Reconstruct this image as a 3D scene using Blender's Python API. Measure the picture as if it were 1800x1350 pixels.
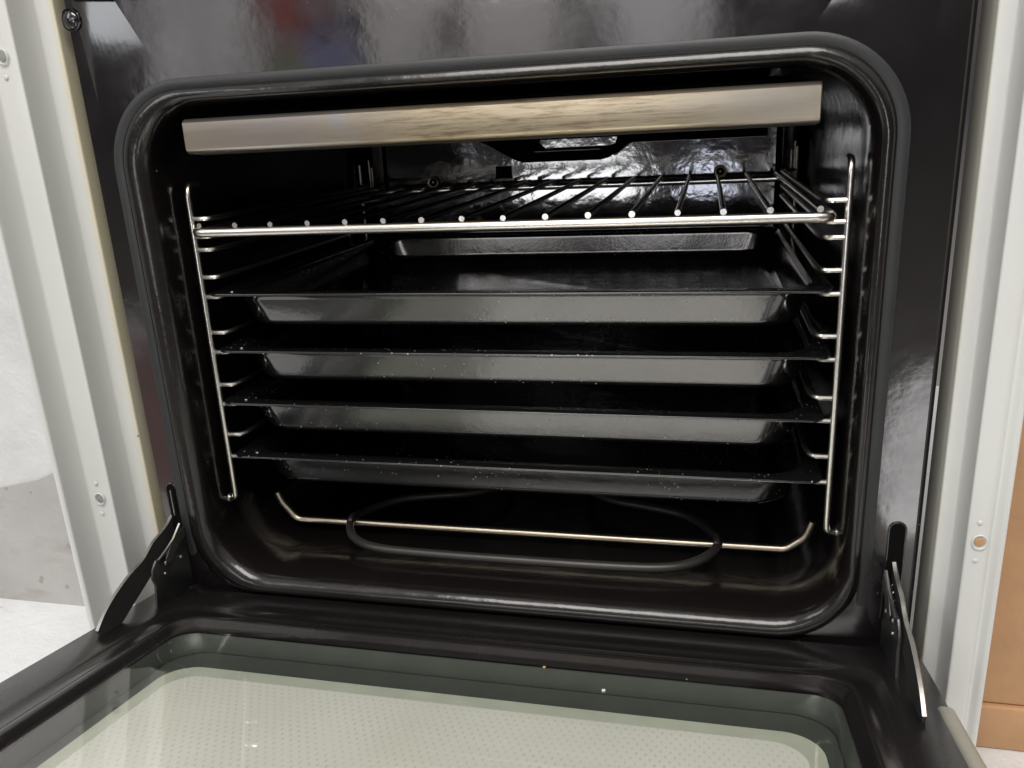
import bpy, bmesh, math, random
from mathutils import Vector, Matrix
random.seed(7)
sc = bpy.context.scene
for o in list(bpy.data.objects): bpy.data.objects.remove(o)

# ---------------------------------------------------------------- camera
cam_d = bpy.data.cameras.new("camera"); cam = bpy.data.objects.new("camera", cam_d)
sc.collection.objects.link(cam); sc.camera = cam
cam_d.sensor_width = 36; cam_d.lens = 28.7294
cam_d.clip_start = .01; cam_d.clip_end = 60
RM = Matrix([[0.973636, -0.019803, 0.227244], [0.222492, 0.302095, -0.92695], [-0.050293, 0.953072, 0.298537]])
cam.matrix_world = Matrix.Translation((0.13981, -0.50703, 0)) @ RM.to_4x4()

# ---------------------------------------------------------------- world: a soft indoor room
w = bpy.data.worlds.new("World"); sc.world = w; w.use_nodes = True
nt = w.node_tree; nt.nodes.clear(); N = nt.nodes; L = nt.links
def mth(op, a, b=None, c=None, clamp=False):
    n = N.new('ShaderNodeMath'); n.operation = op; n.use_clamp = clamp
    for i, v in enumerate((a, b, c)):
        if v is None: continue
        if isinstance(v, (int, float)): n.inputs[i].default_value = v
        else: L.new(v, n.inputs[i])
    return n.outputs[0]
tc = N.new('ShaderNodeTexCoord')
nz = N.new('ShaderNodeTexNoise'); nz.inputs['Scale'].default_value = 5; nz.inputs['Detail'].default_value = 3
L.new(tc.outputs['Generated'], nz.inputs['Vector'])
sx = N.new('ShaderNodeSeparateXYZ'); L.new(tc.outputs['Generated'], sx.inputs[0])
sn = N.new('ShaderNodeSeparateXYZ'); L.new(nz.outputs['Color'], sn.inputs[0])
ny = mth('MAXIMUM', mth('MULTIPLY', sx.outputs[1], -1), .08)
front = mth('MULTIPLY', mth('SUBTRACT', mth('MULTIPLY', sx.outputs[1], -1), .08), 8, clamp=True)
az = mth('ADD', mth('DIVIDE', sx.outputs[0], ny), mth('MULTIPLY', mth('SUBTRACT', sn.outputs[0], .5), .06))
el = mth('ADD', mth('DIVIDE', sx.outputs[2], ny), mth('MULTIPLY', mth('SUBTRACT', sn.outputs[1], .5), .07))
# base: ceiling light, floor darker, front middle (people, furniture) dim
ramp = N.new('ShaderNodeValToRGB'); cr = ramp.color_ramp
L.new(mth('ADD', mth('MULTIPLY', sx.outputs[2], .5), .5), ramp.inputs[0])
cr.elements[0].position = 0; cr.elements[0].color = (.30, .29, .26, 1)
cr.elements[1].position = 1; cr.elements[1].color = (.8, .785, .75, 1)
for p, c in ((.38, (.22, .20, .19)), (.50, (.05, .045, .048)), (.60, (.09, .08, .085)), (.70, (.40, .385, .37))):
    e = cr.elements.new(p); e.color = (*c, 1)
acc = ramp.outputs[0]
# patches: az, el, radius az, radius el, softness, colour, strength
PATCH = [
 (-.675, .16, .038, .12, .5, (1, .97, .98), 1.8),     # window piece, left
 (-.588, .14, .036, .12, .5, (1, .97, .98), 1.7),
 (-.50, .17, .035, .05, .9, (1, .16, .13), .7),      # something red
 (-.455, .085, .03, .035, .9, (.42, .48, 1), .9),    # something blue
 (-.505, .085, .03, .03, .9, (.55, .60, .25), .7),
 (-.365, .13, .045, .12, .5, (1, .95, .92), 1.5),
 (-.225, .13, .060, .11, .5, (1, .95, .92), 1.6),
 (-.055, .14, .055, .11, .35, (1, .97, .97), 1.9),
 (-.150, -.078, .080, .055, .15, (.97, .98, 1), 7),   # bright opening seen in the back wall
 (.004, -.09, .024, .05, .2, (.80, .84, 1), 5.5),
 (-.33, -.045, .045, .022, .5, (.9, .93, 1), 2.0),
 (.262, -.47, .055, .17, .3, (1, .98, .98), 3.6),      # bright floor, right
 (-.14, .215, .30, .05, .3, (1, .98, .97), 3.0),
 (-.80, -.25, .03, .035, .8, (1, 1, 1), .7),
 (-.83, -.42, .10, .16, .9, (1, .40, .36), .28),
 (-.75, -1.1, .22, .30, .25, (.93, .95, 1), 1.5),
]
for a, e, ra, re, soft, col, st in PATCH:
    dx = mth('DIVIDE', mth('SUBTRACT', az, a), ra); dy = mth('DIVIDE', mth('SUBTRACT', el, e), re)
    r = mth('ADD', mth('POWER', mth('ABSOLUTE', dx), 3), mth('POWER', mth('ABSOLUTE', dy), 3))
    mask = mth('MULTIPLY', mth('DIVIDE', mth('SUBTRACT', 1 + soft * .5, r), soft, clamp=True), front)
    mx = N.new('ShaderNodeMix'); mx.data_type = 'RGBA'; mx.blend_type = 'ADD'
    L.new(mask, mx.inputs[0]); L.new(acc, mx.inputs[6]); mx.inputs[7].default_value = (*[c * st for c in col], 1)
    acc = mx.outputs[2]
bg = N.new('ShaderNodeBackground'); bg.inputs[1].default_value = 1.0
wo = N.new('ShaderNodeOutputWorld'); L.new(acc, bg.inputs[0]); L.new(bg.outputs[0], wo.inputs[0])

# ---------------------------------------------------------------- lamps
def area(name, loc, target, size, power, col):
    d = bpy.data.lights.new(name, 'AREA'); d.shape = 'RECTANGLE'; d.size, d.size_y = size; d.energy = power; d.color = col
    o = bpy.data.objects.new(name, d); sc.collection.objects.link(o); o.location = loc
    o.rotation_euler = (Vector(target) - Vector(loc)).to_track_quat('-Z', 'Y').to_euler()
area('ceiling_lamp', (.10, -1.15, 1.5), (0, 0, -.2), (1.5, .9), 33, (1, .965, .91))
area('side_lamp', (-1.5, -1.3, .9), (0, 0, -.2), (.6, .9), 6, (.93, .96, 1))

sc.view_settings.view_transform = 'Standard'; sc.view_settings.look = 'None'
sc.view_settings.exposure = 0; sc.view_settings.gamma = 1
sc.cycles.max_bounces = 10; sc.cycles.transparent_max_bounces = 12
sc.cycles.caustics_reflective = False

# ---------------------------------------------------------------- materials
def newmat(name):
    m = bpy.data.materials.new(name); m.use_nodes = True
    t = m.node_tree; return m, t.nodes, t.links, t.nodes['Principled BSDF']
def coordn(N, L, scale=1, stretch=None):
    tc = N.new('ShaderNodeTexCoord'); mp = N.new('ShaderNodeMapping')
    mp.inputs['Scale'].default_value = stretch or (scale,) * 3
    L.new(tc.outputs['Object'], mp.inputs[0]); return mp.outputs[0]
def noise(N, L, vec, scale, detail=3, rough=.5):
    n = N.new('ShaderNodeTexNoise'); n.inputs['Scale'].default_value = scale
    n.inputs['Detail'].default_value = detail; n.inputs['Roughness'].default_value = rough
    L.new(vec, n.inputs['Vector']); return n.outputs[0]
def ramp_(N, L, fac, stops):
    r = N.new('ShaderNodeValToRGB'); L.new(fac, r.inputs[0]); e = r.color_ramp.elements
    e[0].position, e[0].color = stops[0][0], (*stops[0][1], 1)
    e[1].position, e[1].color = stops[-1][0], (*stops[-1][1], 1)
    for p, c in stops[1:-1]: x = e.new(p); x.color = (*c, 1)
    return r.outputs[0]
def mixc(N, L, f, a, b, mode='MIX'):
    m = N.new('ShaderNodeMix'); m.data_type = 'RGBA'; m.blend_type = mode
    for i, v in ((0, f), (6, a), (7, b)):
        if isinstance(v, (int, float)): m.inputs[i].default_value = v
        elif isinstance(v, tuple): m.inputs[i].default_value = (*v, 1)
        else: L.new(v, m.inputs[i])
    return m.outputs[2]
def bump(N, L, b, hs):
    prev = None
    for h, dist in hs:
        n = N.new('ShaderNodeBump'); n.inputs['Distance'].default_value = dist; n.inputs['Strength'].default_value = 1
        L.new(h, n.inputs['Height'])
        if prev: L.new(prev, n.inputs['Normal'])
        prev = n.outputs[0]
    L.new(prev, b.inputs['Normal'])
def specks(N, L, vec, scale, size, keep):
    """small scattered dust grains: 1 inside a grain"""
    v = N.new('ShaderNodeTexVoronoi'); v.inputs['Scale'].default_value = scale; L.new(vec, v.inputs['Vector'])
    s = N.new('ShaderNodeSeparateColor'); L.new(v.outputs['Color'], s.inputs[0])
    a = N.new('ShaderNodeMath'); a.operation = 'LESS_THAN'; L.new(v.outputs['Distance'], a.inputs[0])
    sz = N.new('ShaderNodeMath'); sz.operation = 'MULTIPLY'; L.new(s.outputs[1], sz.inputs[0]); sz.inputs[1].default_value = size
    L.new(sz.outputs[0], a.inputs[1])
    k = N.new('ShaderNodeMath'); k.operation = 'LESS_THAN'; L.new(s.outputs[0], k.inputs[0]); k.inputs[1].default_value = keep
    m = N.new('ShaderNodeMath'); m.operation = 'MULTIPLY'; L.new(a.outputs[0], m.inputs[0]); L.new(k.outputs[0], m.inputs[1])
    return m.outputs[0]
def enamel(name, base=(.011, .009, .0095), ior=1.9, rough=.10, wav=(.00012, .00002), dust=(260, .15, .13), smear=.12):
    m, N, L, b = newmat(name)
    v = coordn(N, L)
    oi = N.new('ShaderNodeObjectInfo'); va = N.new('ShaderNodeVectorMath'); va.operation = 'ADD'
    L.new(v, va.inputs[0]); L.new(oi.outputs['Random'], va.inputs[1]); v = va.outputs[0]
    sp = specks(N, L, v, *dust)
    cl = N.new('ShaderNodeMapRange'); L.new(noise(N, L, v, 9, 2), cl.inputs[0]); cl.inputs[1].default_value = .42; cl.inputs[2].default_value = .56
    spm = N.new('ShaderNodeMath'); spm.operation = 'MULTIPLY'; L.new(sp, spm.inputs[0]); L.new(cl.outputs[0], spm.inputs[1]); sp = spm.outputs[0]
    L.new(mixc(N, L, sp, base, (.55, .55, .53)), b.inputs['Base Color'])
    n1 = noise(N, L, v, 22, 4, .6)
    r = N.new('ShaderNodeMapRange'); L.new(n1, r.inputs[0]); r.inputs[1].default_value = .35; r.inputs[2].default_value = .7
    r.inputs[3].default_value = rough; r.inputs[4].default_value = rough + smear
    a = N.new('ShaderNodeMath'); a.operation = 'ADD'; L.new(r.outputs[0], a.inputs[0])
    s5 = N.new('ShaderNodeMath'); s5.operation = 'MULTIPLY'; L.new(sp, s5.inputs[0]); s5.inputs[1].default_value = .6
    L.new(s5.outputs[0], a.inputs[1]); L.new(a.outputs[0], b.inputs['Roughness'])
    b.inputs['IOR'].default_value = ior
    bump(N, L, b, ((noise(N, L, v, 70, 2), wav[0]), (noise(N, L, v, 420, 2), wav[1])))
    return m
M = {}
M['enamel'] = enamel('black_enamel', base=(.0085, .007, .0075), rough=.08, smear=.08, wav=(.00007, .000012))
M['liner'] = enamel('cavity_enamel', base=(.0085, .0068, .0066), ior=1.62, rough=.14, wav=(.00035, .00006), dust=(160, .08, .03))
M['back'] = enamel('back_wall_enamel', rough=.05, ior=2.3, wav=(.00014, .00002), dust=(220, .08, .02), smear=.04)
M['tray'] = enamel('tray_enamel', base=(.008, .008, .0082), ior=2.1, rough=.11, wav=(.00011, .00004), dust=(330, .21, .42), smear=.05)
def simple(name, col, rough, metal=0, bumps=None, **k):
    m, N, L, b = newmat(name)
    b.inputs['Base Color'].default_value = (*col, 1); b.inputs['Roughness'].default_value = rough; b.inputs['Metallic'].default_value = metal
    v = coordn(N, L)
    n = noise(N, L, v, 40, 4)
    L.new(mixc(N, L, n, tuple(c * .8 for c in col), tuple(min(1, c * 1.15) for c in col)), b.inputs['Base Color'])
    if bumps: bump(N, L, b, [(noise(N, L, v, s, 3), d) for s, d in bumps])
    return m
M['rubber'] = simple('gasket_rubber', (.027, .029, .030), .45, bumps=((500, .0001),))
M['chrome'] = simple('chromed_wire', (.86, .83, .77), .27, 1, ((300, .00005),))
M['shelfwire'] = simple('shaded_shelf_wire', (.38, .36, .33), .16, 1)  # chrome darkened in its base colour to stand for the dark cavity it reflects
M['rod'] = simple('warm_steel_rod', (.74, .66, .52), .3, 1, ((500, .00008),))
M['element'] = simple('dark_element_tube', (.06, .057, .054), .38, .5, ((700, .0001),))
M['zinc'] = simple('hinge_steel', (.10, .10, .10), .33, .6, ((300, .0001),))
M['zincedge'] = simple('bright_hinge_steel', (.34, .33, .31), .36, 1, ((300, .0001),))
M['dark'] = simple('dark_gap', (.004, .004, .004), .95)
M['dark'].node_tree.nodes['Principled BSDF'].inputs['Specular IOR Level'].default_value = .1
M['brass'] = simple('dull_brass', (.45, .36, .24), .35, 1)
M['drip'] = enamel('door_enamel', ior=1.9, rough=.18, wav=(.0001, .00002), dust=(200, .10, .03))
# stainless trim: brushed, heat tinted
m, N, L, b = newmat('brushed_stainless'); M['steel'] = m
v = coordn(N, L); vs = coordn(N, L, stretch=(3, 60, 260))
br = noise(N, L, vs, 6, 5, .65)
tint = noise(N, L, coordn(N, L, stretch=(6, 6, 6)), 1.0, 2, .4)
c1 = ramp_(N, L, tint, ((.30, (.43, .40, .38)), (.44, (.46, .425, .39)), (.55, (.51, .46, .38)), (.70, (.54, .475, .37))))
sm = noise(N, L, coordn(N, L, stretch=(26, 50, 520)), 1.0, 7, .75)
stain = ramp_(N, L, sm, ((.38, (0, 0, 0)), (.48, (0, 0, 0)), (.60, (1, 1, 1))))
sx0 = N.new('ShaderNodeSeparateXYZ'); L.new(v, sx0.inputs[0])
zone = ramp_(N, L, sx0.outputs[0], ((.0, (1, 1, 1)), (.10, (.9, .9, .9)), (.16, (.12, .12, .12))))
zl = N.new('ShaderNodeMapRange'); L.new(sx0.outputs[0], zl.inputs[0]); zl.inputs[1].default_value = -.11; zl.inputs[2].default_value = -.03
zone = mixc(N, L, 1.0, zone, zl.outputs[0], 'MULTIPLY')
stain = mixc(N, L, 1.0, stain, zone, 'MULTIPLY')
c2 = mixc(N, L, mixc(N, L, .8, (0, 0, 0), stain), mixc(N, L, mixc(N, L, .75, (0, 0, 0), zone), c1, (.64, .53, .34)), (.27, .20, .12))
# small rainbow heat marks
hm = ramp_(N, L, noise(N, L, coordn(N, L, stretch=(30, 30, 60)), 1, 2), ((.62, (0, 0, 0)), (.70, (1, 1, 1)), (.76, (0, 0, 0))))
sxx = N.new('ShaderNodeSeparateXYZ'); L.new(v, sxx.inputs[0])
lim = N.new('ShaderNodeMapRange'); L.new(sxx.outputs[0], lim.inputs[0])
lim.inputs[1].default_value = -.05; lim.inputs[2].default_value = -.10; lim.inputs[3].default_value = 0; lim.inputs[4].default_value = .35
hl = N.new('ShaderNodeMix'); hl.data_type = 'RGBA'; hl.blend_type = 'MULTIPLY'; hl.inputs[0].default_value = 1
L.new(hm, hl.inputs[6]); L.new(lim.outputs[0], hl.inputs[7])
c3 = mixc(N, L, hl.outputs[2], c2, (.42, .52, .72))
L.new(c3, b.inputs['Base Color']); b.inputs['Metallic'].default_value = .9
rr_ = N.new('ShaderNodeMapRange'); L.new(br, rr_.inputs[0]); rr_.inputs[3].default_value = .22; rr_.inputs[4].default_value = .42; L.new(rr_.outputs[0], b.inputs['Roughness'])
bump(N, L, b, ((br, .00003),))
# white frame paint, yellowed next to the oven
m, N, L, b = newmat('white_frame_paint'); M['white'] = m
v = coordn(N, L)
n = noise(N, L, coordn(N, L, stretch=(10, 10, 3)), 1.5, 4)
cw = ramp_(N, L, n, ((.3, (.68, .69, .67)), (.7, (.76, .77, .75))))
sxx = N.new('ShaderNodeSeparateXYZ'); L.new(v, sxx.inputs[0])
ab = N.new('ShaderNodeMath'); ab.operation = 'ABSOLUTE'; L.new(sxx.outputs[0], ab.inputs[0])
yl = N.new('ShaderNodeMapRange'); L.new(ab.outputs[0], yl.inputs[0])
yl.inputs[1].default_value = .287; yl.inputs[2].default_value = .2815; yl.inputs[3].default_value = 0; yl.inputs[4].default_value = .9
cy = mixc(N, L, mixc(N, L, n, yl.outputs[0], (.15, .15, .15), 'MULTIPLY'), cw, (.72, .60, .28))
sp = specks(N, L, v, 60, .06, .2)
L.new(mixc(N, L, sp, cy, (.25, .22, .18)), b.inputs['Base Color']); b.inputs['Roughness'].default_value = .32
bump(N, L, b, ((noise(N, L, v, 25, 2), .0001), (noise(N, L, v, 500, 2), .00003)))
# plaster
def plaster(name, c0, c1, d=.004, blot=None):
    m, N, L, b = newmat(name); v = coordn(N, L)
    n = noise(N, L, v, 7, 6, .6); n2 = noise(N, L, v, 45, 5, .65)
    c = ramp_(N, L, n, ((.3, c0), (.68, c1)))
    if blot:
        bl = ramp_(N, L, noise(N, L, coordn(N, L, stretch=(9, 9, 22)), 1, 5, .6), ((.56, (0, 0, 0)), (.66, (.6,) * 3)))
        c = mixc(N, L, bl, c, blot)
    pit = specks(N, L, v, 70, .28, .22)
    c = mixc(N, L, pit, c, tuple(x * .85 for x in c0))
    L.new(c, b.inputs['Base Color']); b.inputs['Roughness'].default_value = .85
    bump(N, L, b, ((n, d * 2), (n2, d * .5), (noise(N, L, v, 300, 3, .7), d * .06)))
    return m
M['plaster'] = plaster('rough_white_plaster', (.60, .60, .60), (.74, .74, .73))
M['grey'] = plaster('grey_cement_render', (.39, .38, .365), (.49, .48, .465), .003, (.36, .32, .29))
M['floor'] = plaster('white_floor_plaster', (.74, .75, .77), (.85, .86, .87))
M['orange'] = simple('tan_orange_board', (.54, .315, .165), .6, 0, ((200, .0004),))
# glass panes
m, N, L, b = newmat('door_glass'); M['glass'] = m; N.remove(b)
tr = N.new('ShaderNodeBsdfTransparent'); tr.inputs[0].default_value = (.975, .985, .97, 1)
gl = N.new('ShaderNodeBsdfGlossy'); gl.inputs['Roughness'].default_value = .015; gl.inputs[0].default_value = (1, .97, .98, 1)
vg = coordn(N, L, stretch=(30, 9, 1)); rg = N.new('ShaderNodeMapRange'); L.new(noise(N, L, vg, 1, 5, .65), rg.inputs[0])
rg.inputs[1].default_value = .5; rg.inputs[2].default_value = .72; rg.inputs[3].default_value = .012; rg.inputs[4].default_value = .10; L.new(rg.outputs[0], gl.inputs['Roughness'])
fr = N.new('ShaderNodeFresnel'); fr.inputs[0].default_value = 2.0
mx = N.new('ShaderNodeMixShader'); 
geo = N.new('ShaderNodeNewGeometry'); ib = N.new('ShaderNodeMath'); ib.operation = 'SUBTRACT'; ib.inputs[0].default_value = 1; L.new(geo.outputs['Backfacing'], ib.inputs[1])
ff = N.new('ShaderNodeMath'); ff.operation = 'MULTIPLY'; L.new(fr.outputs[0], ff.inputs[0]); L.new(ib.outputs[0], ff.inputs[1]); L.new(ff.outputs[0], mx.inputs[0]); L.new(tr.outputs[0], mx.inputs[1]); L.new(gl.outputs[0], mx.inputs[2])
L.new(mx.outputs[0], N['Material Output'].inputs[0])
# pale printed inner plate with a staggered dot pattern
m, N, L, b = newmat('pale_printed_glass'); M['pale'] = m
v = coordn(N, L)
def vm(op, a, bb=None):
    n = N.new('ShaderNodeVectorMath'); n.operation = op
    for i, x in enumerate((a, bb)):
        if x is None: continue
        if isinstance(x, tuple): n.inputs[i].default_value = x
        else: L.new(x, n.inputs[i])
    return n.outputs[1] if op in ('LENGTH', 'DISTANCE') else n.outputs[0]
def lat(off):
    q = vm('FRACTION', vm('ADD', vm('MULTIPLY', v, (190, 105, 0)), off))
    return vm('LENGTH', vm('MULTIPLY', vm('SUBTRACT', q, (.5, .5, 0)), (1, 1.0, 0)))
mn = N.new('ShaderNodeMath'); mn.operation = 'MINIMUM'; L.new(lat((20.0, 20.0, 0)), mn.inputs[0]); L.new(lat((20.5, 20.5, 0)), mn.inputs[1])
dot = N.new('ShaderNodeMapRange'); L.new(mn.outputs[0], dot.inputs[0]); dot.inputs[1].default_value = .20; dot.inputs[2].default_value = .08
dn = N.new('ShaderNodeMath'); dn.operation = 'MULTIPLY'; L.new(dot.outputs[0], dn.inputs[0]); L.new(noise(N, L, v, 40, 3), dn.inputs[1])
bc = ramp_(N, L, noise(N, L, v, 9, 4), ((.3, (.77, .755, .70)), (.7, (.87, .84, .81))))
L.new(mixc(N, L, dn.outputs[0], bc, (.58, .59, .52)), b.inputs['Base Color']); b.inputs['Roughness'].default_value = .4
M['paleplain'] = simple('plain_green_glass_rim', (.58, .59, .51), .35)
M['gapgrey'] = simple('grey_green_gap_wall', (.075, .082, .074), .35)
M['doorshell'] = simple('white_door_shell', (.36, .35, .30), .35)

# ---------------------------------------------------------------- mesh helpers
def link(name, bm, mat, parent=None, smooth=True, recalc=True):
    if recalc: bmesh.ops.recalc_face_normals(bm, faces=bm.faces)
    me = bpy.data.meshes.new(name); bm.to_mesh(me); bm.free()
    if isinstance(mat, (list, tuple)):
        for x in mat: me.materials.append(x)
    else: me.materials.append(mat)
    o = bpy.data.objects.new(name, me); sc.collection.objects.link(o)
    if smooth:
        for p in me.polygons: p.use_smooth = True
        bm2 = bmesh.new(); bm2.from_mesh(me)
        for e in bm2.edges:
            if len(e.link_faces) == 2 and e.calc_face_angle(0) > math.radians(42): e.smooth = False
        bm2.to_mesh(me); bm2.free()
    if parent: o.parent = parent
    return o
def empty(name, loc=(0, 0, 0)):
    o = bpy.data.objects.new(name, None); sc.collection.objects.link(o); o.location = loc; o.empty_display_size = .02; return o
def tag(o, label, cat, group=None):
    o['label'] = label; o['category'] = cat
    if group: o['group'] = group
    return o
def box(bm, x0, x1, y0, y1, z0, z1, bev=0):
    r = bmesh.ops.create_cube(bm, size=1, matrix=Matrix.Translation(((x0+x1)/2, (y0+y1)/2, (z0+z1)/2)) @ Matrix.Diagonal((x1-x0, y1-y0, z1-z0, 1)))
    if bev:
        es = list({e for v in r['verts'] for e in v.link_edges})
        bmesh.ops.bevel(bm, geom=es, offset=bev, segments=3, profile=.5, affect='EDGES')
def tube(bm, pts, r, seg=10, closed=False, rounds=None, sub=5):
    """swept round wire; rounds = corner rounding radius"""
    P = [Vector(p) for p in pts]
    if rounds:
        Q = []; n = len(P)
        for i, p in enumerate(P):
            if not closed and i in (0, n - 1): Q.append(p); continue
            a, c = P[i - 1], P[(i + 1) % n]
            ra = min(rounds, (a - p).length * .45); rc = min(rounds, (c - p).length * .45)
            s = p + (a - p).normalized() * ra; e = p + (c - p).normalized() * rc
            for k in range(sub + 1):
                t = k / sub; Q.append((1-t)**2 * s + 2*t*(1-t) * p + t*t * e)
        P = Q
    n = len(P); rings = []; up = None
    for i, p in enumerate(P):
        a = P[i - 1] if (i or closed) else p; c = P[(i + 1) % n] if (i < n - 1 or closed) else p
        t = (c - a).normalized()
        if up is None: up = t.orthogonal().normalized()
        up = (up - t * up.dot(t)).normalized(); s = t.cross(up)
        rings.append([bm.verts.new(p + r * (math.cos(2*math.pi*k/seg) * up + math.sin(2*math.pi*k/seg) * s)) for k in range(seg)])
    for i in range(n if closed else n - 1):
        A, B = rings[i], rings[(i + 1) % n]
        if closed and i == n - 1:   # match the seam
            off = min(range(seg), key=lambda o: sum((A[k].co - B[(k + o) % seg].co).length for k in range(seg)))
            B = [B[(k + off) % seg] for k in range(seg)]
        for k in range(seg): bm.faces.new((A[k], A[(k+1) % seg], B[(k+1) % seg], B[k]))
    if not closed: bm.faces.new(rings[0][::-1]); bm.faces.new(rings[-1])
def catmull(pts, sub=6, closed=False):
    P = [Vector(p) for p in pts]; n = len(P); out = []
    for i in range(n if closed else n - 1):
        p0 = P[i-1] if (i or closed) else P[0]; p1 = P[i]; p2 = P[(i+1) % n]; p3 = P[(i+2) % n] if (i + 2 < n or closed) else P[-1]
        for k in range(sub):
            t = k / sub
            out.append(.5 * ((2*p1) + (p2-p0)*t + (2*p0-5*p1+4*p2-p3)*t*t + (3*p1-p0-3*p2+p3)*t**3))
    if not closed: out.append(P[-1])
    return out
NC, NS = 14, 8
def rr(x0, x1, a0, a1, r):
    """rounded rectangle loop in (x, a); fixed vertex count; r single or (r_low, r_high)"""
    rl, rh = r if isinstance(r, tuple) else (r, r)
    out = []
    cs = [((x1 - rh), (a1 - rh), 0, rh), ((x0 + rh), (a1 - rh), 90, rh), ((x0 + rl), (a0 + rl), 180, rl), ((x1 - rl), (a0 + rl), 270, rl)]
    for i, (cx, ca, st, q) in enumerate(cs):
        arc = [(cx + q * math.cos(math.radians(st + 90 * k / NC)), ca + q * math.sin(math.radians(st + 90 * k / NC))) for k in range(NC + 1)]
        out += arc
        nx = cs[(i + 1) % 4]; q2 = nx[3]
        e = (nx[0] + q2 * math.cos(math.radians(nx[2])), nx[1] + q2 * math.sin(math.radians(nx[2])))
        s = arc[-1]
        for k in range(1, NS): out.append((s[0] + (e[0]-s[0]) * k / NS, s[1] + (e[1]-s[1]) * k / NS))
    return out
def loft(bm, loops, cap_end=False, cap_start=False, closed=True):
    R = [[bm.verts.new(p) for p in lp] for lp in loops]
    n = len(R[0])
    for A, B in zip(R, R[1:]):
        for k in range(n if closed else n - 1):
            bm.faces.new((A[k], A[(k+1) % n], B[(k+1) % n], B[k]))
    if cap_end: bm.faces.new(R[-1])
    if cap_start: bm.faces.new(R[0][::-1])
    return R
def xz(lp, y): return [(x, y, z) for x, z in lp]
def prism(bm, pts, axis, a, b, bev=0):
    """extrude polygon; axis 'x': pts are (y,z); 'y': (x,z)"""
    f = (lambda p, t: (t, p[0], p[1])) if axis == 'x' else (lambda p, t: (p[0], t, p[1]))
    A = [bm.verts.new(f(p, a)) for p in pts]; B = [bm.verts.new(f(p, b)) for p in pts]
    n = len(pts)
    f1 = bm.faces.new(A[::-1]); f2 = bm.faces.new(B)
    fs = [bm.faces.new((A[i], A[(i+1) % n], B[(i+1) % n], B[i])) for i in range(n)]
    if bev:
        es = [e for e in bm.edges if e in set(f1.edges) | set(f2.edges)]
        bmesh.ops.bevel(bm, geom=es, offset=bev, segments=2, profile=.5, affect='EDGES')
def dome(bm, c, r, h, d=(0, -1, 0), seg=20, rings=5):
    d = Vector(d).normalized(); u = d.orthogonal().normalized(); s = d.cross(u); c = Vector(c)
    prev = [bm.verts.new(c + r * (math.cos(2*math.pi*k/seg) * u + math.sin(2*math.pi*k/seg) * s)) for k in range(seg)]
    for i in range(1, rings):
        a = i / rings * math.pi / 2
        cur = [bm.verts.new(c + d * h * math.sin(a) + r * math.cos(a) * (math.cos(2*math.pi*k/seg) * u + math.sin(2*math.pi*k/seg) * s)) for k in range(seg)]
        for k in range(seg): bm.faces.new((prev[k], prev[(k+1) % seg], cur[(k+1) % seg], cur[k]))
        prev = cur
    bm.faces.new(prev)

# ================================================================ the oven
oven = tag(empty('built_in_oven', (0, 0, -.345)), 'black enamelled built-in oven with its door folded down and white side frames', 'oven')
OV = (0, 0, .345)
def part(name, bm, mat, parent=None, **k):
    o = link(name, bm, mat, None, **k)
    p = parent or oven
    o.parent = p
    if p is oven: o.location = OV       # mesh data is in world units; undo the Empty's offset
    return o

# front panel with opening, rolled edge
bm = bmesh.new()
lo = []
for hw, zt, zb, r, y in ((.281, .16, -.352, .002, .022), (.2765, .158, -.350, .002, .018), (.2745, .157, -.349, .002, .004), (.2735, .156, -.348, .002, .001),
                         (.2725, .155, -.347, .002, .0), (.2500, .0450, -.342, (.062, .055), .0), (.2430, .0380, -.3405, (.056, .052), .0)):
    lo.append(xz(rr(-hw - (.0080 if hw < .26 else 0), hw, zb, zt, r), y))
loft(bm, lo)
part('front_panel', bm, M['enamel'])
# pressed lip around the mouth + cavity liner, one skin
bm = bmesh.new(); lo = []
PR = [(.2430, .0380, -.3405, .053, .0), (.2418, .0368, -.3398, .052, -.0012), (.2405, .0352, -.3388, .051, -.0045), (.2385, .0330, -.3365, .050, -.0065), (.2362, .0308, -.3335, .049, -.0070),
      (.2340, .0288, -.3300, .047, -.0058), (.2322, .0270, -.3268, .046, -.0025), (.2308, .0256, -.3250, .045, .004), (.2300, .0250, -.3242, .044, .014),
      (.2305, .0258, -.3246, .043, .030), (.2325, .0300, -.3290, .042, .045), (.2335, .034, -.3320, .040, .07), (.2335, .034, -.3325, .038, .20), (.2335, .034, -.3320, .035, .375), (.2300, .030, -.3290, .030, .394), (.222, .022, -.321, .022, .4)]
for hw, zt, zb, r, y in PR: lo.append(xz(rr(-hw - .0080 * max(0, min(1, (hw - .2318) / .0090)) * (y < .02), hw, zb, zt, r), y))
loft(bm, lo, cap_end=True)
liner = part('cavity_liner', bm, M['liner'])
# grey gasket: three sides, open at the bottom
bm = bmesh.new(); secs = []
for dx, y in ((.0, .0005), (.0004, -.0022), (.0022, -.0031), (.0050, -.0031), (.0073, -.0024), (.0080, .0005)):
    w_ = .2486 - dx; zt = .0422 - dx; r = .058 - dx
    wl = w_ + .0085
    path = [(-wl, -.320)] + [(-wl, -.300 + i * .03) for i in range(9)]
    path += [(-wl + r - r * math.cos(a), zt - r + r * math.sin(a)) for a in [math.pi/2 * k / 16 for k in range(17)]]
    path += [(-wl + r + (wl + w_ - 2*r) * k / 10, zt) for k in range(1, 10)]
    path += [(w_ - r + r * math.sin(a), zt - r + r * math.cos(a)) for a in [math.pi/2 * k / 16 for k in range(17)]]
    path += [(w_, -.060 - i * .03) for i in range(9)] + [(w_, -.320)]
    secs.append([(x, y * min(1, max(0, (z + .322) / .05)) + .0006 * (z < -.285), max(z, -.32)) for x, z in path])
loft(bm, secs, closed=False)
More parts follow.
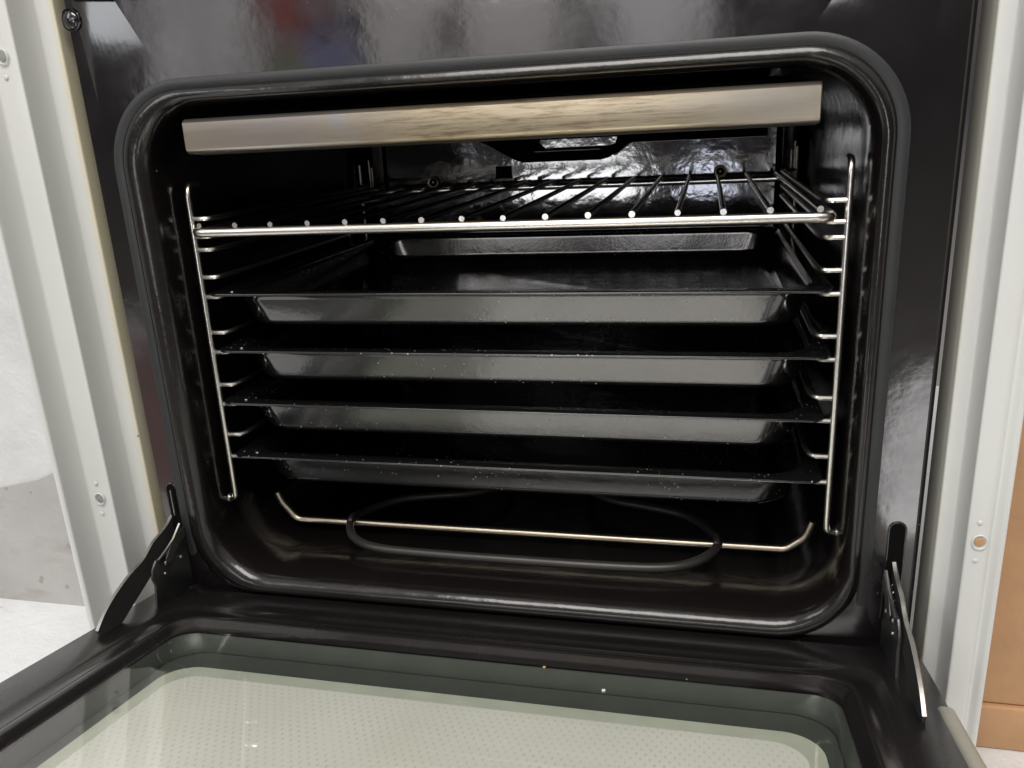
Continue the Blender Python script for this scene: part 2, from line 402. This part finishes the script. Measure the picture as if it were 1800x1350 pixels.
part('door_gasket', bm, M['rubber'])
# oven carcass behind / below so no light leaks
bm = bmesh.new()
box(bm, -.279, .279, .024, .43, .06, .17); box(bm, -.279, .279, .024, .43, -.42, -.36)
box(bm, -.281, -.250, .024, .43, -.36, .06); box(bm, .250, .281, .024, .43, -.36, .06); box(bm, -.25, .25, .41, .43, -.36, .06)
part('carcass', bm, M['dark'], smooth=False)
bm = bmesh.new(); box(bm, -.280, .280, .004, .022, -.425, -.3535, .002)
part('lower_trim', bm, M['enamel'])
bm = bmesh.new()
pts = [(-.272, .0955), (-.232, .0945), (-.226, .0915), (-.214, .0910), (-.207, .0975), (.272, .1), (.272, .15), (-.272, .15)]
prism(bm, pts, 'y', -.006, -.0005, .001)
part('top_seal', bm, M['rubber'])

# stainless deflector bar in the mouth
bm = bmesh.new()
prof = [(.030, .0165), (.0035, .0165), (.0015, .0155), (.0, .0140), (-.0002, -.0025), (.0008, -.0046), (.0026, -.0058), (.020, -.0072), (.026, -.0065), (.026, -.0053), (.019, -.006), (.003, -.0045), (.0016, -.0025), (.0016, .0142), (.0035, .0152), (.030, .0152)]
A = [[(x, y, z) for y, z in prof] for x in (-.2012, -.2006, -.1, 0, .1, .2006, .2012)]
A[0] = [(x, y + .0006, z * .98 + .0001) for x, y, z in A[0]]; A[-1] = [(x, y + .0006, z * .98 + .0001) for x, y, z in A[-1]]
loft(bm, A, cap_end=True, cap_start=True)
part('deflector_bar', bm, M['steel'])
# side carriers of the bar
bm = bmesh.new()
for s in (-1, 1): box(bm, min(s*.200, s*.1985), max(s*.200, s*.1985), .004, .30, .006, .0145)
box(bm, -.197, .197, .03, .33, .018, .0195)
part('grill_hood', bm, M['dark'])

# back cover plate, fasteners, square hole, dished edge
bm = bmesh.new(); lo = []
for hw, zt, zb, r, y in ((.214, .03, -.318, .012, .398), (.2135, .0295, -.3175, .012, .382), (.2115, .0275, -.3155, .012, .3775), (.208, .024, -.312, .012, .3755)):
    lo.append(xz(rr(-hw, hw, zb, zt, r), y))
R = loft(bm, lo)
# front face as grid with square hole
x0, x1, z0, z1 = -.0716-.0105, -.0716+.0075, -.0515, -.0385
xs = [-.206, x0, x1, .206]; zs = [-.310, z0, z1, .022]
V = {(i, j): bm.verts.new((xs[i], .3752, zs[j])) for i in range(4) for j in range(4)}
for i in range(3):
    for j in range(3):
        if (i, j) != (1, 1): bm.faces.new((V[i, j], V[i+1, j], V[i+1, j+1], V[i, j+1]))
part('back_cover', bm, M['back'])
bm = bmesh.new(); box(bm, x0-.002, x1+.002, .3765, .379, z0-.002, z1+.002)
part('hole_backing', bm, M['dark'], smooth=False)
for s in (-1, 1):
    bm = bmesh.new(); tube(bm, [(s*.1528 + .0052*math.cos(a), .372, -.0525 + .0052*math.sin(a)) for a in [2*math.pi*k/20 for k in range(20)]], .0013, 8, True)
    f = part('fastener', bm, M['brass'])
    bm = bmesh.new(); dome(bm, (s*.1528, .3735, -.0525), .0044, .0006); q = part('fastener_hole', bm, M['dark'])
    bm = bmesh.new(); dome(bm, (s*.1528, .3728, -.0525), .0016, .0016); part('fastener_pin', bm, M['chrome'])
    bm = bmesh.new()
    tube(bm, [(s*.2205, .366, -.034), (s*.2205, .366, -.062)], .0014, 8); tube(bm, [(s*.2235, .366, -.026), (s*.2235, .366, -.060)], .0012, 8)
    part('rack_hook', bm, M['chrome'])
# bracket under the roof in front of the back cover, with its slot
bm = bmesh.new()
out = [(-.20, -.010), (-.088, -.0115), (-.080, -.0150), (-.052, -.0310), (-.043, -.0342), (.036, -.0345), (.045, -.0325), (.060, -.0215), (.066, -.0190), (.195, -.0190), (.195, .030), (-.20, .030)]
hole = [(-.040, -.0175), (-.034, -.0235), (.040, -.0235), (.051, -.0190), (.053, -.0130), (-.038, -.0130)]
ov = [bm.verts.new((x, .335, z)) for x, z in out]; hv = [bm.verts.new((x, .335, z)) for x, z in hole]
es = [bm.edges.new((ov[i], ov[(i+1) % len(ov)])) for i in range(len(ov))] + [bm.edges.new((hv[i], hv[(i+1) % len(hv)])) for i in range(len(hv))]
bmesh.ops.triangle_fill(bm, edges=es, use_beauty=True)
r = bmesh.ops.extrude_face_region(bm, geom=list(bm.faces))
bmesh.ops.translate(bm, verts=[g for g in r['geom'] if isinstance(g, bmesh.types.BMVert)], vec=(0, .002, 0))
bk = part('duct_bracket', bm, M['dark'], smooth=False)
bm = bmesh.new(); tube(bm, [(-.030, .333, -.0240), (.036, .333, -.0240)], .0007, 6); tube(bm, [(.068, .333, -.0192), (.193, .333, -.0192)], .0005, 6)
part('bracket_edge', bm, M['chrome'])

# side carriers (chromed ladder racks)
LOW = [-.0640, -.1085, -.1510, -.1925, -.2360]; UPP = [-.0512, -.0937, -.1357, -.1768, -.2176]
for s in (-1, 1):
    rk = oven; bm = bmesh.new()
    tube(bm, [(s*.2240, .0420, -.0270), (s*.2236, .0300, -.0275), (s*.2232, .0265, -.034), (s*.2232, .0245, -.266), (s*.2236, .0245, -.2715), (s*.2300, .0265, -.2735)], .0022, 10, rounds=.004)
    side = part('side_rack', bm, M['chrome'])
    def sub(name, bm):
        o = link(name, bm, M['chrome']); o.parent = side; return o
    for z in LOW + UPP + [-.0735]:
        bm = bmesh.new()
        tube(bm, [(s*.2225, .0262, z), (s*.2105, .0262, z), (s*.2085, .040, z), (s*.2085, .325, z), (s*.2225, .338, z)], .0018, 8, rounds=.006)
        sub('guide_wire', bm)
    bm = bmesh.new(); tube(bm, [(s*.2228, .338, -.030), (s*.2228, .338, -.272)], .0019, 8); sub('rear_upright', bm)
    bm = bmesh.new(); dome(bm, (s*.2318, .0275, -.2735), .0045, .0035, (-s, -.2, 0))
    sub('mounting_stud', bm)

# bottom heating element, support rod, clips
half = [(.0, .0365), (.06, .0368), (.112, .0400), (.137, .0520), (.151, .0720), (.1535, .0900), (.143, .1110), (.126, .1290), (.098, .1400), (.070, .1480), (.050, .1600), (.042, .1800), (.040, .25), (.040, .396)]
P = [(-x, y, -.3175) for x, y in half[::-1]] + [(x, y, -.3175) for x, y in half[1:]]
bm = bmesh.new(); tube(bm, catmull(P, 6), .0036, 10)
part('heating_element', bm, M['element'])
bm = bmesh.new()
tube(bm, [(-.2221, .0837, -.2945), (-.2190, .0837, -.3035), (-.2065, .0845, -.3195), (.2050, .0850, -.3195), (.2180, .0837, -.3080), (.2226, .0837, -.2945)], .0031, 10, rounds=.005)
part('support_rod', bm, M['rod'])
for s in (-1, 1):
    bm = bmesh.new()
    tube(bm, [(s*.1528, .0775, -.3215), (s*.1528, .0775, -.3140), (s*.1530, .0825, -.3125), (s*.1530, .0905, -.3140), (s*.1530, .0905, -.3215)], .0024, 8, rounds=.003)
    part('element_clip', bm, M['element'])

# screws, hinge slots
bm = bmesh.new(); dome(bm, (-.2702, -.0002, .0825), .0058, .0022); sc1 = part('panel_screw', bm, M['enamel'])
bm = bmesh.new(); tube(bm, [(-.2702 + .0068*math.cos(a), -.0004, .0825 + .0068*math.sin(a)) for a in [2*math.pi*k/24 for k in range(24)]], .0007, 6, True); part('screw_seat', bm, M['enamel'])
for s in (-1, 1):
    zt, zb, hw = (-.2500, -.300, .0042) if s < 0 else (-.2500, -.320, .0050)
    cx = s * .2620
    path = [(cx + hw*math.cos(math.radians(a)), -.0012, zt - hw + hw*math.sin(math.radians(a))) for a in range(0, 181, 20)] + [(cx - hw, -.0012, zb), (cx + hw, -.0012, zb)]
    bm = bmesh.new(); bm.faces.new([bm.verts.new((x, -.0006, z)) for x, y, z in path]); part('hinge_slot', bm, M['dark'], smooth=False)
    bm = bmesh.new(); tube(bm, [(x, -.0002, z) for x, y, z in path], .0007, 8, True); part('slot_rim', bm, M['enamel'])
bm = bmesh.new(); box(bm, -.2612, -.2602, -.0040, .0, -.276, -.2545, .0003); part('slot_blade', bm, M['zincedge'])

# white side frames (folded sheet) with screws / holes
def frame(s, prof, holes):
    bm = bmesh.new()
    pz = [-.405, -.404] + [-.40 + .554 * k / 24 for k in range(25)]
    loops = [[(s*x, y, z) for x, y in prof] for z in pz]
    loft(bm, loops, closed=False)
    o = part('side_frame', bm, M['white']); so = bpy.data.objects
    for (x, y, z, mat) in holes:
        b2 = bmesh.new(); tube(b2, [(x + .0040*math.cos(a), y - .0004, z + .0046*math.sin(a)) for a in [2*math.pi*k/20 for k in range(20)]], .0005, 6, True)
        q = link('hole_rim', b2, M['white']); q.parent = o
        b2 = bmesh.new(); dome(b2, (x, y - .0001, z), .0030, .0004); q = link('screw_hole', b2, mat); q.parent = o
        for dz in (-.0125, .0125):
            b2 = bmesh.new(); dome(b2, (x - .001, y + .0001, z + dz), .0016, .0006); q = link('rivet', b2, M['white']); q.parent = o
    return o
M['holegrey'] = simple('hole_grey', (.30, .30, .29), .5)
def rnd(prof, r=.0015):
    P = [Vector((x, y, 0)) for x, y in prof]; Q = [P[0]]
    for i in range(1, len(P) - 1):
        a, p, c = P[i-1], P[i], P[i+1]; ra = min(r, (a-p).length*.45); rc = min(r, (c-p).length*.45)
        s0 = p + (a-p).normalized()*ra; e0 = p + (c-p).normalized()*rc
        for k in range(5): t = k/4; Q.append((1-t)**2*s0 + 2*t*(1-t)*p + t*t*e0)
    Q.append(P[-1]); return [(q.x, q.y) for q in Q]
frame(-1, rnd([(.2820, .03), (.2820, .0), (.2950, -.0005), (.2954, -.0255), (.3140, -.0265), (.3165, -.0480), (.3205, -.0490), (.3205, .05)]),
      [(-.3050, -.0268, .0605, M['holegrey']), (-.3050, -.0268, -.2530, M['holegrey'])])
frame(1, rnd([(.2850, .03), (.2850, .0), (.2940, -.0005), (.2944, -.0240), (.3060, -.0245), (.3085, -.0225), (.3120, -.0260), (.3150, -.0262), (.3155, .05)]),
      [(.3015, -.0245, -.2480, M['orange'])])

# ---------------------------------------------------------------- the door, folded down
TILT = math.radians(10.24)
def dxy(lp, n): return [(x, -u, n) for x, u in lp]
bm = bmesh.new(); lo = []
DO = [(.2800, .000, .445, .004, -.0260), (.2805, -.0005, .4455, .004, -.0020), (.2800, .000, .445, .004, -.0004), (.2785, .002, .4435, .006, .0), 
      (.2520, .028, .418, .018, .0), (.2490, .031, .415, .018, -.0008), (.2470, .034, .413, .018, -.0020), (.2400, .0400, .405, .018, -.0022), (.2370, .0430, .402, .018, -.0010),
      (.2340, .0460, .399, .018, .0006), (.2310, .0500, .396, .018, .0008), (.2285, .0530, .393, .017, -.0002), (.2260, .0560, .391, .016, -.0030),
      (.2235, .0610, .3905, .016, -.0046), (.2228, .0640, .3895, .016, -.0048)]
for hw, u0, u1, r, n in DO: lo.append(dxy(rr(-hw, hw, u0, u1, r), n))
loft(bm, lo)
door = part('door', bm, M['drip'])
door.location = Vector((0, -.004, -.340 + .345)); door.rotation_euler = (-TILT, 0, 0)
def dsub(name, bm, mat, **k):
    o = link(name, bm, mat, **k); o.parent = door; return o
bm = bmesh.new(); lp = rr(-.2234, .2234, .0630, .3902, .016)
loft(bm, [dxy(lp, -.0052), dxy(lp, -.0042)], cap_end=True, cap_start=True)
dsub('glass_pane', bm, M['glass'], smooth=False)
bm = bmesh.new()
loft(bm, [dxy(rr(-.2230, .2230, .0630, .390, .016), -.0056), dxy(rr(-.2190, .2190, .066, .386, .024), -.0130), dxy(rr(-.2185, .2185, .0665, .3855, .024), -.0175)])
dsub('gap_wall', bm, M['gapgrey'])
bm = bmesh.new()
loft(bm, [dxy(rr(-.2183, .2183, .067, .385, .024), -.0176), dxy(rr(-.2100, .2100, .088, .375, .022), -.0178)])
dsub('dark_print', bm, M['gapgrey'])
bm = bmesh.new()
loft(bm, [dxy(rr(-.2100, .2100, .088, .375, .022), -.0174), dxy(rr(-.2000, .2000, .100, .366, .020), -.0174)])
dsub('glass_border', bm, M['paleplain'])
bm = bmesh.new(); bm.faces.new([bm.verts.new(p) for p in dxy(rr(-.2000, .2000, .100, .366, .020), -.0172)])
dsub('dotted_glass', bm, M['pale'], smooth=False)
bm = bmesh.new()
loft(bm, [dxy(rr(-.2790, .2790, .056, .446, .004), -.0125), dxy(rr(-.2812, .2812, .052, .452, .006), -.0120), dxy(rr(-.2875, .2875, .0485, .458, .010), -.0124), dxy(rr(-.2895, .2895, .047, .460, .011), -.0145), dxy(rr(-.2900, .2900, .047, .460, .011), -.0380), dxy(rr(-.2850, .2850, .050, .455, .011), -.0400)], cap_end=True)
dsub('door_shell', bm, M['doorshell'])
bm = bmesh.new(); box(bm, .2728, .2822, -.46, -.0735, -.036, .0016, .0028)
dsub('edge_trim', bm, M['doorshell'])

# hinges: wavy channel arm + bracket plate each side
for s in (-1, 1):
    hx = .2660 if s < 0 else .2610
    top = catmull([(0, .012, -.2700), (0, .0015, -.2775), (0, -.0085, -.2835), (0, -.0265, -.2884), (0, -.0405, -.2955), (0, -.0560, -.2985), (0, -.0730, -.3042), (0, -.0870, -.3115), (0, -.0965, -.3195)], 4)
    bot = catmull([(0, .012, -.2950), (0, .0010, -.2960), (0, -.0080, -.2995), (0, -.0240, -.3045), (0, -.0345, -.3105), (0, -.0480, -.3165), (0, -.0600, -.3215), (0, -.0760, -.3280), (0, -.0940, -.3290)], 4)
    bm = bmesh.new()
    prism(bm, [(p.y, p.z) for p in top] + [(p.y, p.z) for p in bot[::-1]], 'x', s*hx, s*(hx+.0018), .0003)
    arm = part('hinge_arm', bm, M['zinc'])
    bm = bmesh.new()     # folded upper flange
    A = [[(s*hx, p.y, p.z + .0002), (s*(hx-.0004), p.y - .0002, p.z + .0008), (s*(hx+.0018), p.y - .0003, p.z + .0010), (s*(hx+.0026), p.y, p.z + .0002)] for p in top]
    loft(bm, A, cap_end=True, cap_start=True)
    fl = link('flange', bm, M['zincedge']); fl.parent = arm
    bm = bmesh.new()
    pl = [(.006, -.2840), (-.004, -.2925), (-.012, -.2945), (-.020, -.2990), (-.030, -.2975), (-.0368, -.2970), (-.0425, -.3025), (-.0440, -.3090), (-.0415, -.3155), (-.0440, -.3250), (-.0460, -.3340), (.006, -.3400)]
    prism(bm, pl, 'x', s*.2580, s*.2598, .0003)
    plate = part('hinge_bracket', bm, M['zinc'])
    bm = bmesh.new()
    for yy, zz, r in ((-.0265, -.3045, .0024), (-.0300, -.3115, .0014), (-.0090, -.3090, .0018)): dome(bm, (s*.2580, yy, zz), r, .0015, (-s, 0, 0))
    tube(bm, [(s*.2570, -.036, -.2975), (s*.2570, -.026, -.2945), (s*.2565, -.016, -.2900), (s*.2560, -.006, -.2815)], .0012, 6)
    rv = link('rivet', bm, M['zincedge']); rv.parent = plate
    bm = bmesh.new()
    prism(bm, [(-.002, -.2860), (-.010, -.2870), (-.022, -.2930), (-.0285, -.3000), (-.0255, -.3060), (-.017, -.3010), (-.008, -.2950), (-.001, -.2935)], 'x', s*.2555, s*.2568, .0003)
    lk = link('hinge_link', bm, M['zinc']); lk.parent = plate
    bm = bmesh.new()      # spring coil beside the bracket
    tube(bm, [(s*(.2618 + .0016*math.cos(t*.9)), -.004 - .0006*t, -.292 - .0004*t + .0016*math.sin(t*.9)) for t in range(0, 46)], .0004, 5)
    sg = link('hinge_spring', bm, M['zincedge']); sg.parent = plate

# ================================================================ wire shelf
shelf = tag(empty('wire_shelf', (0, .17, -.0605)), 'chromed wire grill shelf on the topmost rails above the baking trays', 'wire shelf')
def wpart(name, bm, mat, parent):
    o = link(name, bm, mat); o.parent = parent; o.location = -parent.location; return o
bm = bmesh.new()
tube(bm, [(-.2120, .0088, -.0592), (.2120, .0088, -.0592), (.2120, .341, -.0592), (-.2120, .341, -.0592)], .0033, 12, True, rounds=.009)
wpart('shelf_frame', bm, M['chrome'], shelf)
for k in range(16):
    x = -.2045 + .409 * k / 15
    bm = bmesh.new()
    x += random.uniform(-.0004, .0004); q_ = random.uniform(-.0005, .0004); zz = random.uniform(-.0002, .0002)
    tube(bm, [(x, .0068 + q_, -.0543 + zz), (x, .0078 + q_, -.0543 + zz), (x, .343, -.0545)], random.uniform(.00185, .0021), 10)
    o = wpart('shelf_wire', bm, [M['shelfwire'], M['chrome']], shelf)
    for p in o.data.polygons:
        if p.normal.y < -.9: p.material_index = 1
bm = bmesh.new(); tube(bm, [(x, .0088, -.0592) for x in (-.0362, -.0356)], .00315, 12); wpart('frame_joint', bm, M['element'], shelf)

# ================================================================ baking trays
def make_tray():
    t = empty('baking_tray'); bm = bmesh.new(); lo = []
    y0, y1 = .0190, .355
    def lp(ix, iy, r, z): return [(x, y, z) for x, y in rr(-.2185 + ix, .2185 - ix, y0 + iy, y1 - iy, r)]
    lo = [lp(0, 0, .010, -.0010), lp(-.0002, -.0002, .010, -.0002), lp(0, 0, .010, .0004), lp(.0012, .0012, .009, .0006),
          lp(.0100, .0120, .024, .0002), lp(.0113, .0140, .026, -.0012), lp(.0124, .0156, .025, -.0030), lp(.0130, .0160, .025, -.0045), lp(.0136, .01622, .0253, -.0065), lp(.0168, .01728, .0268, -.0200), lp(.0173, .01755, .027, -.0222), lp(.0186, .0188, .027, -.0244), lp(.0230, .0240, .023, -.0256)]
    loft(bm, lo, cap_end=True)
    lo = [lp(0, 0, .010, -.0010), lp(.0085, .0105, .024, -.0012), lp(.0102, .0125, .026, -.0030), lp(.0113, .0138, .026, -.0045), lp(.0118, .0142, .026, -.0070), lp(.0158, .0173, .028, -.0225), lp(.0164, .0178, .028, -.0243), lp(.0176, .0190, .028, -.0263), lp(.0222, .0230, .024, -.0274)]
    loft(bm, lo, cap_end=True)
    bmesh.ops.remove_doubles(bm, verts=bm.verts, dist=.00001)
    o = link('pan', bm, M['tray'], t)
    bm = bmesh.new(); dome(bm, (-.2010, .0285, .0005), .0024, .0012, (0, 0, 1), 12, 4)
    h = link('stop_stud', bm, M['tray'], t)
    return t
tray = make_tray()
TL = ['black enamel baking tray directly below the wire shelf, white dust specks dense on its front',
      'second black baking tray below the wire shelf, slightly dusty grey front wall',
      'third black baking tray below the wire shelf, directly above the lowest tray',
      'lowest black baking tray, hanging just above the heating element']
for i, (z, y) in enumerate(((-.1058, .0010), (-.1484, .0), (-.1898, -.0010), (-.2336, 0))):
    if i == 0: t = tray
    else:
        t = tray.copy(); sc.collection.objects.link(t)
        for ch in list(tray.children):
            c = ch.copy(); sc.collection.objects.link(c); c.parent = t
    t.location = ((0, .001, -.0008, .0004)[i], y, z)
    t.rotation_euler = (0, (.0004, -.0008, .0030, -.0003)[i], (.002, -.001, .003, -.002)[i])
    tag(t, TL[i], 'baking tray', 'black baking trays stacked on the side rails')

# crumbs lying on the door glass
def crumb(x, u, r, mat, lab):
    bm = bmesh.new(); bmesh.ops.create_icosphere(bm, subdivisions=2, radius=r)
    for v_ in bm.verts: v_.co *= random.uniform(.65, 1.15); v_.co.z *= .6
    o = link('crumb', bm, mat)
    n_ = -.0042 + r * .45
    o.location = (x, -.004 - u*math.cos(TILT) + n_*math.sin(TILT), -.340 + u*math.sin(TILT) + n_*math.cos(TILT))
    tag(o, lab, 'crumb')
M['crumb'] = simple('pale_crumb', (.75, .73, .66), .7); M['crumb2'] = simple('yellow_crumb', (.62, .45, .20), .7)
crumb(.0850, .0880, .0013, M['crumb'], 'tiny white crumb lying on the dark border of the door glass')
crumb(.0440, .0660, .0011, M['crumb2'], 'tiny yellow crumb at the edge of the door glass near the oven mouth')

# ================================================================ surroundings
def struct(name, bm, mat, smooth=False):
    o = link(name, bm, mat, smooth=smooth); o['kind'] = 'structure'; return o
def sheet(p, u, v, nu, nv):
    bm = bmesh.new(); p, u, v = Vector(p), Vector(u), Vector(v)
    G = [[bm.verts.new(p + u*i/nu + v*j/nv) for j in range(nv+1)] for i in range(nu+1)]
    for i in range(nu):
        for j in range(nv): bm.faces.new((G[i][j], G[i+1][j], G[i+1][j+1], G[i][j+1]))
    return bm
bm = bmesh.new(); box(bm, -1.6, 1.6, -.36, .9, -.50, -.4415)
struct('floor', bm, M['floor'])
bm = bmesh.new()
prism(bm, [(-1.6, -.4420), (-.30, -.4420), (-.30, -.235), (-.4575, -.2905), (-.49, -.304), (-.5367, -.3145), (-.60, -.333), (-1.6, -.50 + .07)], 'y', .098, .14)
struct('wall_base', bm, M['grey'])
bm = bmesh.new(); box(bm, -1.6, -.285, .1015, .30, -.4410, 1.2)
struct('wall', bm, M['plaster'])
bd = empty('tan_board', (.5, .045, -.4415)); tag(bd, 'smooth tan orange board standing on the floor right of the oven', 'board')
bm = bmesh.new(); box(bm, .300, .9, .036, .060, -.405, .40, .002); wpart('board_face', bm, M['orange'], bd)
bm = bmesh.new(); box(bm, .300, .9, .033, .061, -.4413, -.4055, .002); wpart('foot_strip', bm, M['orange'], bd)
